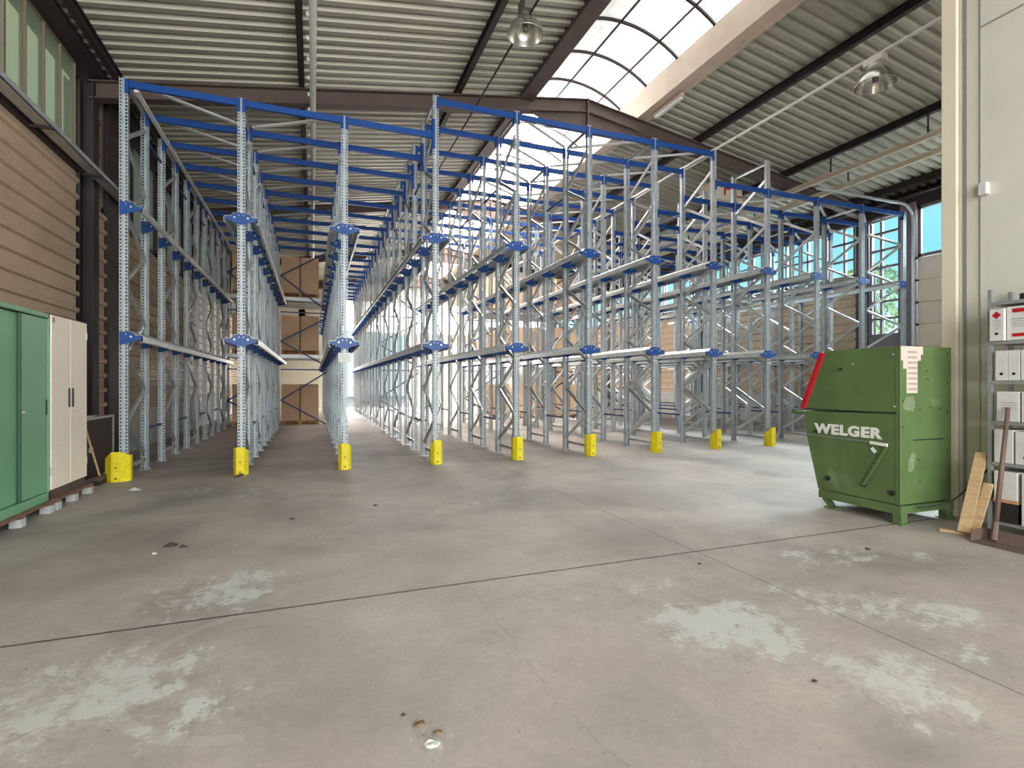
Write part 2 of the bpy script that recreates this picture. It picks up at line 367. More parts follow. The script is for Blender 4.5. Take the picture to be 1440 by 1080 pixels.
# skylight kerbs, ribs, bars and panes
kl = MB().box(4.32, 4.5, Y0, YB, 7.68, 8.36).box(4.25, 4.56, Y0, YB, 7.63, 7.68)
struct(kl.obj('trim_3', M['brown_steel']), 'brown skylight kerb on the cabinet side', 'trim')
kr = MB().box(7.3, 7.36, Y0, YB, 7.82, 8.36).box(7.3, 7.62, Y0, YB, 7.77, 7.82).box(7.56, 7.62, Y0, YB, 7.72, 7.78)
struct(kr.obj('trim_4', M['kerb']), 'cream skylight kerb on the baler side', 'trim')
Rr = 2.45; zc = 8.82 - Rr; a1 = math.asin(1.42 / Rr)
arc = [(5.9 + Rr * math.sin(t), zc + Rr * math.cos(t)) for t in [(-a1 + 2 * a1 * i / 16) for i in range(17)]]
wdw = struct(MB().box(4.42, 4.5, Y0, YB, 8.34, 8.38).obj('window_1', M['dark_steel']), 'long arched translucent roof skylight along the ridge', 'skylight')
ribs = MB(); y = 7.07 - 12 * 1.13
while y < YB:
    for (xa, za), (xb, zb) in zip(arc[:-1], arc[1:]): ribs.bar((xa, y, za - .02), (xb, y, zb - .02), .05, .05)
    y += 1.13
ribs.obj('window_frame', M['dark_steel'], wdw)
bars = MB()
for dx in (-.94, 0, .94):
    z = zc + math.sqrt(Rr * Rr - dx * dx) - .02; bars.box(5.9 + dx - .018, 5.9 + dx + .018, Y0, YB, z - .03, z)
bars.obj('glazing_bar', M['dark_steel'], wdw)
pn = MB().sheet(arc, .01, 'y', Y0, YB); pn.obj('window_pane', M['poly'], wdw)

# ---- left wall
def siding(x, y0, y1, z0, z1, sgn, pitch=.33, d=.05):
    prof = []; z = z0
    while z < z1 - .01:
        for zz, dd in ((0, 0), (.62, 0), (.70, d), (.92, d)):
            if z + zz * pitch <= z1: prof.append((x + sgn * dd, z + zz * pitch))
        z += pitch
    prof.append((x, z1))
    return MB().sheet(prof, .004, 'y', y0, y1)
wl = siding(XL, Y0, 10.22, .8, 4.75, 1, .255, .045); wl2 = siding(XL, 10.95, 11.42, .8, 4.4, 1, .255, .045)
wl.add(wl2.v, wl2.f)
struct(wl.obj('wall_left', M['siding']), 'tan horizontally ribbed metal siding behind the cabinets', 'wall')
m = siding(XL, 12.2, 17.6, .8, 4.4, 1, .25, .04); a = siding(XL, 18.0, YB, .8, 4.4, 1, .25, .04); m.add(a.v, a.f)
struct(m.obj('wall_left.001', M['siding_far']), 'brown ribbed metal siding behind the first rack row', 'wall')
struct(MB().box(XL - .25, XL + .04, Y0, YB, 0, .82).obj('baseboard_left', M['plinth']), 'pale concrete plinth along the cabinet wall', 'plinth')
struct(MB().box(XL - .3, XL - .24, Y0, YB, .8, 4.5).obj('wall_left.002', M['dark_steel']), 'dark outer skin behind the siding and columns', 'wall')
struct(MB().box(XL - .22, XL + .06, 11.45, 12.18, 0, 6.5).obj('pillar', M['dark_steel']), 'wide dark boxed column beside the dusty narrow window', 'column')

struct(MB().box(XL - .2, XL + .07, Y0, 10.24, 4.72, 4.97).obj('trim_8', M['dark_steel']), 'dark sill band between tan siding and green panels', 'trim')
NW = [1]
def window(side, y0, y1, z0, z1, cols, rows, pane, label, frame, fw=.05, sub=None):
    NW[0] += 1; x = XL - .05 if side == 'l' else XR + .02
    m = MB(); t = .04
    m.box(x - t, x + t, y0, y0 + fw, z0, z1); m.box(x - t, x + t, y1 - fw, y1, z0, z1); m.box(x - t, x + t, y0, y1, z0, z0 + fw); m.box(x - t, x + t, y0, y1, z1 - fw, z1)
    cf = sub or [i / cols for i in range(1, cols)]
    for c in cf: yy = y0 + (y1 - y0) * c; m.box(x - t, x + t, yy - fw / 2, yy + fw / 2, z0 + fw, z1 - fw)
    for r in range(1, rows): zz = z0 + (z1 - z0) * r / rows; m.box(x - t + .002, x + t - .002, y0 + fw, y1 - fw, zz - fw / 2, zz + fw / 2)
    w = struct(m.obj('window_%d' % NW[0], frame), label, 'window')
    MB().box(x - .004, x + .004, y0 + .01, y1 - .01, z0 + .01, z1 - .01).obj('window_pane', pane, w)
    return w
window('l', -4.5, 3.6, 4.95, 6.45, 8, 1, M['greenpoly'], 'green panelled strip window near the camera side', M['win_frame_l'], .03)
window('l', 4.0, 8.2, 4.95, 6.45, 4, 1, M['glass'], 'clear blue strip of window over the green cabinet', M['win_frame_l'], .03)
window('l', 8.2, 10.25, 4.95, 6.45, 4, 1, M['greenpoly'], 'pale green translucent panels above the tan siding', M['win_frame_l'], .012)
window('l', 10.95, 11.42, 4.42, 6.5, 1, 4, M['dustglass'], 'narrow dusty window of four stacked panes beside dark column', M['win_frame_l'], .09)
for a, b in ((12.2, 14.8), (14.9, 17.6), (18.0, 21.2), (21.3, 24.6), (25.0, 31.5)):
    window('l', a, b, 4.42, 6.45, 3, 1, M['dustglass'], 'dusty strip window starting %.0f metres down the cabinet wall' % a, M['dark_steel'], .08)

# ---- right wall
m = siding(XR, 10.98, 17.5, 1.0, 4.55, -1, .25, .04); a = siding(XR, 18.1, YB, 1.0, 4.55, -1, .25, .04); m.add(a.v, a.f)
struct(m.obj('wall_right', M['siding']), 'tan ribbed metal siding below the strip windows', 'wall')
struct(MB().box(XR - .04, XR + .25, 9.7, YB, 0, 1.02).obj('baseboard_right', M['plinth']), 'pale concrete plinth along the window wall', 'plinth')
struct(MB().box(XR + .24, XR + .3, 10.6, YB, 0, 4.6).obj('wall_right.001', M['dark_steel']), 'dark outer skin behind the window wall siding', 'wall')
struct(MB().box(XR - .02, XR + .1, 9.7, 10.6, 1.0, 2.72).obj('wall_right.002', M['win_frame']), 'grey panel below the tall narrow window', 'wall')
struct(MB().box(XR - .03, XR + .2, Y0, YB, 6.08, 6.4).obj('trim_5', M['dark_steel']), 'dark lintel band over the strip windows', 'trim')
struct(MB().box(XR - .1, XR + .2, 9.3, 9.68, 0, 6.2).obj('pillar', M['win_frame']), 'grey column between sectional door and tall window', 'column')
window('r', 9.72, 10.56, 2.72, 6.1, 2, 7, M['glass'], 'tall narrow window of fourteen panes at the end of rack front', M['win_frame'], .06, [.62])
window('r', 11.0, 11.85, 4.55, 6.1, 2, 3, M['glass'], 'small six pane window beside the boxed column', M['win_frame'], .06, [.4])
for i, (a, b) in enumerate(((11.9, 13.3), (13.4, 14.9), (15.0, 16.4), (16.5, 17.6), (18.1, 20), (20.1, 22), (22.1, 24.5), (25.1, 28), (28.1, 31.4))):
    window('r', a, b, 4.55, 6.1, 2, 2, M['glass'], '%s wide four pane window beyond the six pane one' % ORD[i], M['win_frame'], .06)
# sectional door with glazed strip
window('r', 5.0, 9.28, 4.72, 6.08, 3, 1, M['glass'], 'wide glazed strip above the cream sectional door', M['win_frame'], .08)
dm = MB()
for i in range(8):
    z = .02 + i * .585; dm.box(XR - .02, XR + .04, 5.0, 9.28, z, z + .57); dm.box(XR, XR + .02, 5.0, 9.28, z + .57, z + .585)
door = struct(dm.obj('door_1', M['door_panel'], bevel=.006), 'cream sectional overhead door of horizontal panels', 'door')
hg = MB()
for i in range(8): hg.cyl((XR - .09, 9.27, .6 + i * .585), (XR - .03, 9.27, .6 + i * .585), .03)
hg.obj('hinge', M['dark'], door)
trk = MB().box(XR - .14, XR - .10, 9.3, 9.36, 0, 5.7)
pts = [(XR - .12, 9.33, 5.7)] + [(XR - .12 - .4 * (1 - math.cos(t)), 9.33, 5.7 + .4 * math.sin(t)) for t in (.4, .8, 1.2, PI / 2)] + [(XR - .6, 9.33, 6.1), (11.4, 9.33, 6.1)]
for p, q in zip(pts[:-1], pts[1:]): trk.bar(p, q, .05, .05)
tag(trk.obj('door_track', M['galv']), 'galvanised overhead door track curving from the wall to run level', 'door track')
struct(MB().box(XR - .02, XR + .2, Y0, 4.98, 0, 6.2).obj('wall_right.003', M['door_panel']), 'cream wall beside the sectional door', 'wall')

# ---- back gable and enclosure at the right
gb = MB().prism([(XL - .3, 6.2), (XR + .3, 6.2), (XR + .3, 6.6), (5.9, 8.8), (XL - .3, 6.6)], 'y', YB, YB + .2)
gb.box(XL - .3, 1.2, YB, YB + .2, 0, 6.2).box(5.2, XR + .3, YB, YB + .2, 0, 4.4)
for k in range(7): gb.box(XL - .3 + k * 3.07, XL + .02 + k * 3.07, YB, YB + .2, 4.4, 6.2)
gb.box(1.2, 5.2, YB, YB + .2, 4.3, 4.4)
struct(gb.obj('wall_back', M['whitewall']), 'pale gable wall with added window band and open gate at the far end', 'wall')
struct(MB().box(XL, XR, YB + .05, YB + .06, 4.4, 6.2).obj('window_30', M['poly']), 'added glazed band for light across the far gable wall', 'window')  # glazing added so more light reaches the back of the racks
xw = 6.25
en = MB().box(xw, 9.3, Y0, 3.47, 0, 7.2)
struct(en.obj('wall_enclosure', M['whitewall']), 'off white panelled enclosure wall behind the binder shelf', 'wall')
pm = MB().box(xw - .012, xw, 3.28, 3.285, .3, 7.2).box(xw - .01, xw, 3.40, 3.43, 0, 7.2).box(xw - .012, xw, Y0, 3.28, 4.93, 4.94)
struct(pm.obj('trim_6', M['shelf']), 'thin joint strips on the off white enclosure wall', 'trim')
struct(MB().box(xw - .035, xw + .14, 3.475, 3.62, 0, 7.2).obj('trim_7', M['cream_post'], bevel=.01), 'cream corner post at the end of the enclosure wall', 'trim')
s = MB().prism([(3.20, 3.24), (3.275, 3.24), (3.275, 3.35), (3.26, 3.37), (3.20, 3.36)], 'x', xw - .07, xw).obj('motion_sensor', M['binder'], bevel=.01)
tag(s, 'small cream sensor box high on the enclosure wall', 'sensor')

# outside the windows
o = MB().box(32, 40, 12, 40, -.2, 5.6).obj('neighbouring_building', M['sky_bldg']); tag(o, 'pale blue clad building seen through the tall window', 'building')
random.seed(3)
t = empty('tree', (27.5, 19.4, -.2), 'green tree standing outside the tall window', 'tree')
MB().cyl((0, 0, 0), (0, 0, 5), .18, .08).obj('trunk', M['handle_wood'], t)
cr = MB()
for i in range(900):
    a = random.uniform(0, 2 * PI); r = 1.7 * random.random() ** .5; z = 6 + random.uniform(-1.8, 1.8); k = math.sqrt(max(.05, 1 - ((z - 6) / 1.9) ** 2))
    p = Vector((r * k * math.cos(a), r * k * math.sin(a), z)); e = Euler((random.random() * 6, random.random() * 6, 0)).to_matrix()
    cr.add([p + e @ Vector(q) for q in ((-.12, -.06, 0), (.12, -.06, 0), (.14, .06, .03), (-.1, .07, .02))], [(0, 1, 2, 3)])
cr.obj('crown', M['leaf'], t)

# ------------------------------------------------------------------ drive-in racking
RX = lambda i: -2.52 + 1.5 * i
YF = 9.0
NROW = 12
def depth(i): return 20 if i in (2, 3) else 10
def height(i): return 5.73 if i < 3 else (6.35 if i <= 8 else 5.73)
PROF = [(-.046, .036), (-.052, .036), (-.052, -.036), (-.016, -.036), (-.012, -.022), (.012, -.022), (.016, -.036), (.052, -.036), (.052, .036), (.046, .036)]
def post_mesh(h): return MB().sheet(PROF, .003, 'z', .008, h).mesh('post', M['post'])
plate_me = MB().box(-.075, .075, -.07, .07, 0, .008).cyl((.05, .05, .008), (.05, .05, .03), .01, n=6).cyl((-.05, -.05, .008), (-.05, -.05, .03), .01, n=6).mesh('base_plate', M['galv_dark'])
def upath(p, q, w=.048, d=.03, t=.003):
    """U channel between p and q in the local yz plane"""
    p = Vector(p); q = Vector(q); L = (q - p).length; m = MB().sheet([(-d / 2, w / 2), (d / 2, w / 2), (d / 2, -w / 2), (-d / 2, -w / 2)], t, 'y', 0, L)
    m2 = Matrix.Translation(p) @ Matrix.Rotation(math.atan2(q.z - p.z, q.y - p.y), 4, 'X'); return m.tf(m2)
diag_me = upath((0, -.45, 0), (0, .45, .5)).mesh('diagonal_brace', M['galv_dark'])
horiz_me = upath((0, -.455, 0), (0, .455, 0)).mesh('horizontal_brace', M['galv_dark'])
# blue bracket that carries a pallet rail on each wing; front outline in x,z
def bracket_mesh(both):
    r = [(.045, .085), (.09, .085), (.13, .03), (.215, .022), (.225, -.012), (.19, -.03), (.12, -.05), (.05, -.085)]
    if both: pts = [(-x, z) for x, z in r[::-1]] + r
    else: pts = [(-.045, -.10), (-.045, .085)] + r
    m = MB().prism(pts[::-1], 'y', -.044, -.037)
    for sx in ((1, -1) if both else (1,)):
        m.bar((sx * .06, -.012, -.02), (sx * .215, -.012, -.01), .05, .01, (0, 0, 1)); m.bar((sx * .057, .0, -.06), (sx * .057, .0, .08), .07, .007, (1, 0, 0))
    nf = len(m.f)
    for sx in ((1, -1) if both else (1,)):
        m.cyl((sx * .092, -.052, .015), (sx * .092, -.044, .015), .015, n=8); m.cyl((sx * .03, -.05, .05), (sx * .03, -.044, .05), .008, n=6)
    me = m.mesh('rail_bracket', M['blue']); me.materials.append(M['galv_dark'])
    for k in range(nf, len(me.polygons)): me.polygons[k].material_index = 1
    return me
br2, br1 = bracket_mesh(True), bracket_mesh(False)
ZL = (2.03, 3.88)
def make_frame(h, kind):
    f = bpy.data.objects.new('upright_frame', None); C.objects.link(f); f.empty_display_size = .1
    pm_ = post_mesh(h)
    inst('post', pm_, f, (0, 0, 0)); inst('post', pm_, f, (0, 1, 0), (0, 0, PI))
    inst('base_plate', plate_me, f, (0, 0, 0)); inst('base_plate', plate_me, f, (0, 1, 0))
    inst('horizontal_brace', horiz_me, f, (0, .5, .17)); inst('horizontal_brace', horiz_me, f, (0, .5, h - .06))
    z = .27; k = 0
    while z + .5 < h - .05:
        inst('diagonal_brace', diag_me, f, (0, .5, z), (0, 0, PI if k % 2 == 0 else 0)); z += .515; k += 1
    for zz in ZL:
        for yy, rz in ((0, 0), (1, 0)):
            o = inst('rail_bracket', br2 if kind == 'both' else br1, f, (0, yy, zz), (0, 0, rz))
            if kind == 'left': o.scale = (-1, 1, 1)
    return f
protos = {}
for i in range(NROW):
    kind = 'right' if i == 0 else ('left' if i == NROW - 1 else 'both')
    for j in range(depth(i) // 2):
        h = height(i)
        key = (round(h, 2), kind)
        if key not in protos: protos[key] = f = make_frame(h, kind)
        else: f = copy_tree(protos[key])
        f.location = (RX(i), YF + 2 * j, 0)
        w = 'frontmost' if j == 0 else ORD[j] + ' from the front'
        lab = 'galvanised perforated upright frame, %s in the %s rack row from the cabinets' % (w, ORD[i])
        if j: lab = 'galvanised upright frame, %s in the %s rack row from the cabinets' % (w, ORD[i])
        tag(f, lab, 'rack frame', 'upright frames of the drive-in racking')

# pallet rails, one per side, level and row
RAILP = [(.068, .075), (.085, .075), (.135, .022), (.222, .014), (.228, .05), (.234, .05), (.226, .0), (.13, .004), (.10, -.03), (.078, -.03)]
def rail_mesh(L): return MB().sheet([(.066, .09), (.10, .09), (.15, .035), (.222, .035), (.238, .02), (.234, -.055), (.205, -.062)], .004, 'y', 0, L).mesh('pallet_rail', M['galv'])
rm = {}
for i in range(NROW):
    for sx in (1, -1):
        if (i == 0 and sx < 0) or (i == NROW - 1 and sx > 0): continue
        L = depth(i) - 1 + .16
        if L not in rm: rm[L] = rail_mesh(L)
        for li, zz in enumerate(ZL):
            o = inst('pallet_rail', rm[L], None, (RX(i), YF - .03, zz)); o.scale = (sx, 1, 1)
            tag(o, '%s galvanised pallet rail on the %s side of the %s rack row from cabinets' % (('lower', 'upper')[li], 'cabinet' if sx < 0 else 'baler', ORD[i]), 'pallet rail', 'pallet rails of the drive-in racking')

# blue top beams over each lane, at every upright
bm_me = MB().box(-.69, .69, -.025, .025, -.048, .048).mesh('top_beam', M['blue'])
def plate_m(up, dn): return MB().box(-.004, .0, -.04, .04, -dn, up).box(-.004, .042, -.044, -.038, -dn, up).mesh('end_plate', M['blue'])
pl_s, pl_l = plate_m(.06, .15), plate_m(.28, .24)
def zb(l): return 5.655 if l < 3 or l > 6 else 6.26
def bdepth(l): return 20 if l == 2 else 10
for l in range(NROW - 1):
    for k in range(bdepth(l)):
        xm = RX(l) + .75
        o = inst('top_beam', bm_me, None, (xm, YF + k, zb(l)))
        a = inst('end_plate', pl_s, o, (-.694, 0, 0), (0, PI, 0)); a.scale = (1, 1, -1)
        b = inst('end_plate', pl_l if l == 2 else pl_s, o, (.694, 0, 0))
        tag(o, 'blue top beam over the %s lane from the cabinets, %s' % (ORD[l], 'frontmost' if k == 0 else ORD[k] + ' from the front'), 'top beam', 'blue beams across the lanes')
# galvanised plan braces lying on the beams
def tie_mesh(dy):
    L = math.hypot(1.36, dy); m = MB().sheet([(-.028, .03), (-.028, 0), (.028, 0), (.028, .03)], .003, 'x', -L / 2, L / 2)
    return m.tf(Matrix.Rotation(math.atan2(dy, 1.36), 4, 'Z')).mesh('plan_brace', M['tie'])
tf_, tb_ = tie_mesh(.86), tie_mesh(-.86)
for l, d in ((0, 'f'), (1, 'b'), (4, 'f'), (5, 'b'), (6, 'b'), (8, 'b'), (9, 'f'), (10, 'f')):
    for k in range(9):
        o = inst('plan_brace', tf_ if d == 'f' else tb_, None, (RX(l) + .75, YF + k + .5, zb(l) + .05))
        tag(o, 'slanting galvanised brace on top of the beams, %s lane from cabinets, %s from front' % (ORD[l], ORD[k]), 'brace', 'slanting braces on the top beams')
o = MB().bar((-2.38, YF + .02, 0), (-2.38, YF + 9.0, 0), .06, .03).obj('tie_strip', M['tie'], None, (0, 0, 5.655 - .065)); tag(o, 'long galvanised strip under the beam ends of the rack row nearest the cabinets', 'tie strip')
# spacers between frames along each row
sp_me = MB().bar((0, .055, 0), (0, .945, 0), .03, .035).mesh('row_spacer', M['joint_strip'])
for i in range(NROW):
    for j in range(depth(i) // 2 - 1):
        for li, z in enumerate((.66, 5.3)):
            o = inst('row_spacer', sp_me, None, (RX(i), YF + 1 + 2 * j, z))
            tag(o, '%s blue spacer bar in %s rack row from cabinets, %s gap from front' % (('low', 'high')[li], ORD[i], ORD[j]), 'spacer', 'spacers between upright frames')
# blue K bracing at the end of some lanes
for l, ys in ((0, 18.0), (1, 18.0), (3, 18.0), (5, 18.0), (7, 18.0), (9, 18)):
    t = empty('back_bracing', (RX(l), ys + .17, 0), 'blue zigzag bracing closing the far end of the %s lane from cabinets' % ORD[l], 'bracing', 'zigzag bracing at lane ends')
    for zl, za, zbb in ((.86, .06, 1.75), (2.72, 1.95, 3.5), (4.8, 3.75, 5.62)):
        MB().bar((.07, 0, zl), (1.43, 0, zbb), .03, .045).obj('brace', M['joint_strip'], t); MB().bar((.07, .0, zl), (1.43, .0, za), .03, .045).obj('brace', M['joint_strip'], t)
    for z in (1.83, 3.65): MB().bar((.07, 0, z), (1.43, 0, z), .03, .035).obj('cross_bar', M['joint_strip'], t)

# yellow column guards
def guard(w, slope):
    t = .006; m = MB()
    pts = [(-w / 2, .06), (-w / 2, -.03), (-.055, -.115), (.055, -.115), (w / 2, -.03), (w / 2, .06)]
    tops = [.40 - slope, .40 - slope * .6, .42, .42, .36, .36]
    n = len(pts); vs = []
    for off in (0, t):
        for (x, y), z in zip(pts, tops):
            k = 1 - off / .1; vs.append((x * k, (y + .02) * k - .02, 0)); vs.append((x * k, (y + .02) * k - .02, z))
    N = 2 * n; fs = []
    for i in range(n - 1):
        a = 2 * i; fs += [(a, a + 2, a + 3, a + 1), (N + a + 1, N + a + 3, N + a + 2, N + a), (a + 1, a + 3, N + a + 3, N + a + 1)]
    fs += [(0, 1, N + 1, N), (2 * n - 2, N + 2 * n - 2, N + 2 * n - 1, 2 * n - 1)]
    m.add(vs, fs); return m
gm = {0: guard(.30, .12), 1: guard(.20, .0), 3: guard(.2, .12)}
for i in range(NROW - 1):
    g = gm[0] if i == 0 else (gm[3] if i in (3, 7, 8) else gm[1])
    o = g.obj('column_guard', M['yellow'], None, (RX(i) - (.05 if i == 0 else 0), YF - .06, 0))
    MB().cyl((0, -.117, .05), (0, -.126, .05), .012, n=8).cyl((0, -.117, .2), (0, -.126, .2), .01, n=8).obj('bolt', M['dark'], o)
    tag(o, 'yellow steel column guard at the foot of the %s rack row from the cabinets' % ORD[i], 'column guard', 'yellow guards at the rack front')
# paper notice on the third row and number clips
o = MB().box(-.1, .1, -.003, 0, -.075, .075).obj('paper_notice', M['paper'], None, (RX(2) + .0, YF - .065, 1.80)); o.rotation_euler = (0, R(-3), 0)
ln = MB()
for k in range(6): ln.box(-.08, .06 - .02 * (k % 2), -.0045, -.003, .045 - k * .02, .05 - k * .02)
ln.obj('print', M['shelf'], o)
tag(o, 'white printed paper sheet hung on the front post of third rack row', 'notice')
for i in (1, 4, 5, 6, 7, 8):
    o = MB().box(-.075, .075, -.062, -.055, -.012, .012).box(-.075, -.06, -.062, .0, -.012, .012).box(.06, .075, -.062, .0, -.012, .012).obj('post_clip', M['chip'], None, (RX(i), YF, 1.83))
    tag(o, 'small pale clip under the lower bracket of the %s rack row from the cabinets' % ORD[i], 'clip', 'clips on the front posts')

# ------------------------------------------------------------------ stored cartons behind the racking
def pallet_obj(old=False, L=1.2, W=.8):
    t = bpy.data.objects.new('pallet', None); C.objects.link(t); mt = M['pallet_old' if old else 'pallet']
    for k in range(5): MB().box(-L / 2, L / 2, -W / 2 + k * (W - .12) / 4, -W / 2 + k * (W - .12) / 4 + .12, .122, .144).obj('deck_board', mt, t)
    for x in (-L / 2 + .07, 0, L / 2 - .07):
        MB().box(x - .06, x + .06, -W / 2, W / 2, .1, .122).obj('stringer_board', mt, t)
        for y in (-W / 2 + .07, 0, W / 2 - .07): MB().box(x - .05, x + .05, y - .07, y + .07, .022, .1).obj('block', mt, t)
    for y in (-W / 2 + .06, 0, W / 2 - .06): MB().box(-L / 2, L / 2, y - .05, y + .05, 0, .022).obj('bottom_board', mt, t)
    return t
pproto = pallet_obj(); used = [0]
cartme = {}
def carton(w, d, h):
    k = (w, d, h)
    if k not in cartme:
        m = MB().box(-w / 2, w / 2, -d / 2, d / 2, 0, h)
        cartme[k] = (m.mesh('carton', M['carton']), MB().box(-.03, .03, -d / 2 - .002, d / 2 + .002, -.0, h + .002).mesh('tape', M['pallet']))
    return cartme[k]
levels = ((0, 1.22, 'floor'), (2.30, 1.15, 'middle'), (4.22, 1.2, 'top'))
cols = [(-1.86, 'first', 0), (-.40, 'second', 0), (6.9, 'sixth', 1.0), (8.3, 'seventh', .6), (9.8, 'eighth', .2)]
for cx, ln_, dy in cols:
    for z, h, nm in levels:
        zz = z + (.06 if z else 0)
        p = pproto if not used[0] else copy_tree(pproto); used[0] = 1
        p.location = (cx, 19.5 + dy, zz); tag(p, 'wooden pallet on the %s level beyond the %s lane from the cabinets' % (nm, ln_), 'pallet', 'pallets under the cartons')
        for k, sx in enumerate((-1, 1)):
            a, b = carton(.56, .76, h); o = inst('carton', a, None, (cx + sx * .30, 19.5 + dy, zz + .145))
            tag(o, 'tall brown carton on %s level beyond %s lane, %s of the pair' % (nm, ln_, 'cabinet side' if sx < 0 else 'baler side'), 'carton', 'brown cartons on pallets')
        if cx < 0 or z:
            p = copy_tree(pproto); p.location = (cx, 20.75 + dy, zz); tag(p, 'rear wooden pallet on %s level beyond %s lane from cabinets' % (nm, ln_), 'pallet', 'pallets under the cartons')
            for k, sx in enumerate((-1, 1)):
                a, b = carton(.56, .76, h); o = inst('carton', a, None, (cx + sx * .30, 20.75 + dy, zz + .145))
                tag(o, 'carton behind the front one on %s level beyond %s lane, %s' % (nm, ln_, 'cabinet side' if sx < 0 else 'baler side'), 'carton', 'brown cartons on pallets')
# shelf beams carrying the upper cartons
nb = 0
for xa, xb, dy, nm in ((-2.6, .27, 0, 'first and second lanes'), (6.1, 10.6, .6, 'seventh and eighth lanes')):
    for z, lv in ((2.30, 'middle'), (4.22, 'top')):
        for s, sn in ((-.38, 'front'), (.38, 'second'), (.87, 'third'), (1.63, 'fourth')):
            o = MB().box(xa, xb, 19.5 + dy + s - .03, 19.5 + dy + s + .03, z - .06, z + .055).obj('shelf_beam', M['galv'])
            tag(o, '%s grey beam back under the %s cartons beyond the %s' % (sn, lv, nm), 'shelf beam', 'beams under the cartons')
    for x, sn in ((xa - .06, 'cabinet'), (xb + .06 if xa > 0 else -1.13, 'baler')):
        f = empty('storage_rack_upright', (x, 19.1 + dy, 0), 'grey storage upright frame at the %s side end of cartons beyond %s' % (sn, nm), 'rack frame', 'uprights of the carton rack')
        for y in (0, .85): MB().box(-.045, .045, y - .04, y + .04, 0, 5.7).obj('post', M['galv_dark'], f)
        for q in range(8): MB().bar((0, .05, .3 + q * .65), (0, .8, .3 + (q + 1) * .65) if q % 2 == 0 else (0, .8, .3 + q * .65), .03, .03).obj('diagonal_brace', M['galv_dark'], f)

# ------------------------------------------------------------------ pipes, conduits, lamps under the roof
def pipe(name, p, q, r, mt, label, cat, clips=None):
    o = MB().cyl(p, q, r, n=12).obj(name, mt, smooth=False)
    if clips:
        m = MB(); y = p[1] + .3
        while y < q[1]: m.box(p[0] - .09, p[0] - .05, y, y + .04, p[2] - .03, p[2] + .03); y += clips
        m.obj('clip', mt, o)
    return tag(o, label, cat)
pipe('drain_pipe', (.0, Y0, 6.58), (.0, YB - .1, 6.58), .055, M['white'], 'white plastic pipe running under the roof above the second lane', 'pipe', .55)
pipe('conduit', (3.09, 2, 7.0), (3.09, 26, 7.0), .018, M['dark_steel'], 'thin dark conduit carrying the lamp near the skylight', 'conduit')
pipe('conduit', (8.08, 1, 6.405), (8.08, 26, 6.405), .028, M['white'], 'thin white conduit carrying the lamp on the baler side', 'conduit')
def lamp(x, y, zr, ztop, label, mt):
    t = empty('high_bay_lamp', (x, y, zr), label, 'lamp', 'round high bay lamps under the roof')
    prof = [(.275, 0), (.272, .01), (.262, .06), (.23, .14), (.17, .21), (.10, .25), (.09, .27)]
    m = MB().lathe(prof, n=32); m.lathe([(r - .006, z + .002) for r, z in prof][::-1], n=32); m.lathe([(.275, 0), (.283, -.004), (.283, .012), (.272, .012)], n=32)
    m.obj('reflector', M['reflector'], t, smooth=True)
    MB().cyl((0, 0, .25), (0, 0, .34), .095, .075, n=20).obj('neck', mt, t)
    MB().box(-.07, .07, -.15, .15, .33, .33 + (.1 if ztop < .5 else .22)).obj('ballast_housing', mt, t, bevel=.01)
    MB().cyl((0, 0, .06), (0, 0, .24), .045, .03, n=16).obj('bulb', M['lamp_body'], t, smooth=True)
    if ztop > .5: MB().cyl((0, 0, .5), (0, 0, ztop), .012, n=8).obj('hanger', mt, t)
    return t
lamp(3.05, 7.5, 6.72, .85, 'grey round high bay lamp hanging beside the skylight kerb', M['lamp_body'])
lamp(8.06, 5.6, 5.945, .4, 'white round high bay lamp on the white conduit above the baler', M['white'])
for k, (x, z, nm) in enumerate(((11.95, 6.5, 'outer'), (12.55, 6.36, 'inner'))):
    tk = MB().box(x - .05, x + .05, 5.2, 19, z - .05, z + .05).box(x - .07, x + .07, 5.2, 19, z + .05, z + .06).obj('lighting_trunking', M['cream_post'])
    for y in (7.2, 9.4, 12.4, 15.4): MB().box(x - .012, x + .012, y - .012, y + .012, z + .06, roofz(x)).obj('hanger_rod', M['dark_steel'], tk)
    tag(tk, 'long cream trunking rail hung under the roof, the %s of two' % ('one nearer the skylight' if k == 0 else 'one nearer the windows'), 'trunking')
t = empty('roof_heater', (10.9, 12.0, 6.55), 'cream boxed air heater with red pipes hung behind the racks', 'heater')
MB().box(-.55, .55, -.25, .25, 0, .45).obj('housing', M['cream_post'], t, bevel=.01)
MB().tube([(-.1, -.28, .12), (-.1, -.28, .3), (.2, -.28, .3), (.2, -.28, .12), (.5, -.28, .12)], .02).obj('pipe', M['red'], t)
for x in (-.45, .45): MB().cyl((x, 0, .45), (x, 0, .72), .01, n=6).obj('hanger', M['dark_steel'], t)
o = MB().box(7.5, 7.58, 9.5, 10.4, 7.60, 7.66).obj('strip_light', M['white']); MB().box(7.49, 7.59, 9.45, 10.45, 7.66, 7.72).obj('mount', M['kerb'], o)
tag(o, 'short white strip light under the cream skylight kerb', 'strip light')
tr = MB().box(-3.38, -3.2, 2, 12.1, 4.74, 4.75).box(-3.38, -3.37, 2, 12.1, 4.74, 4.82).box(-3.21, -3.2, 2, 12.1, 4.74, 4.82).obj('cable_tray', M['galv'])
cb = MB()
for k in range(3): cb.cyl((-3.34 + .045 * k, 2, 4.765), (-3.34 + .045 * k, 12.1, 4.765), .012, n=6)
cb.obj('cable', M['dark'], tr)
br = MB()
for y in (4, 6, 8.6, 10.3, 11.9): br.bar((XL + .06, y, 4.72), (-3.18, y, 4.72), .03, .03)
br.obj('bracket', M['dark_steel'], tr)
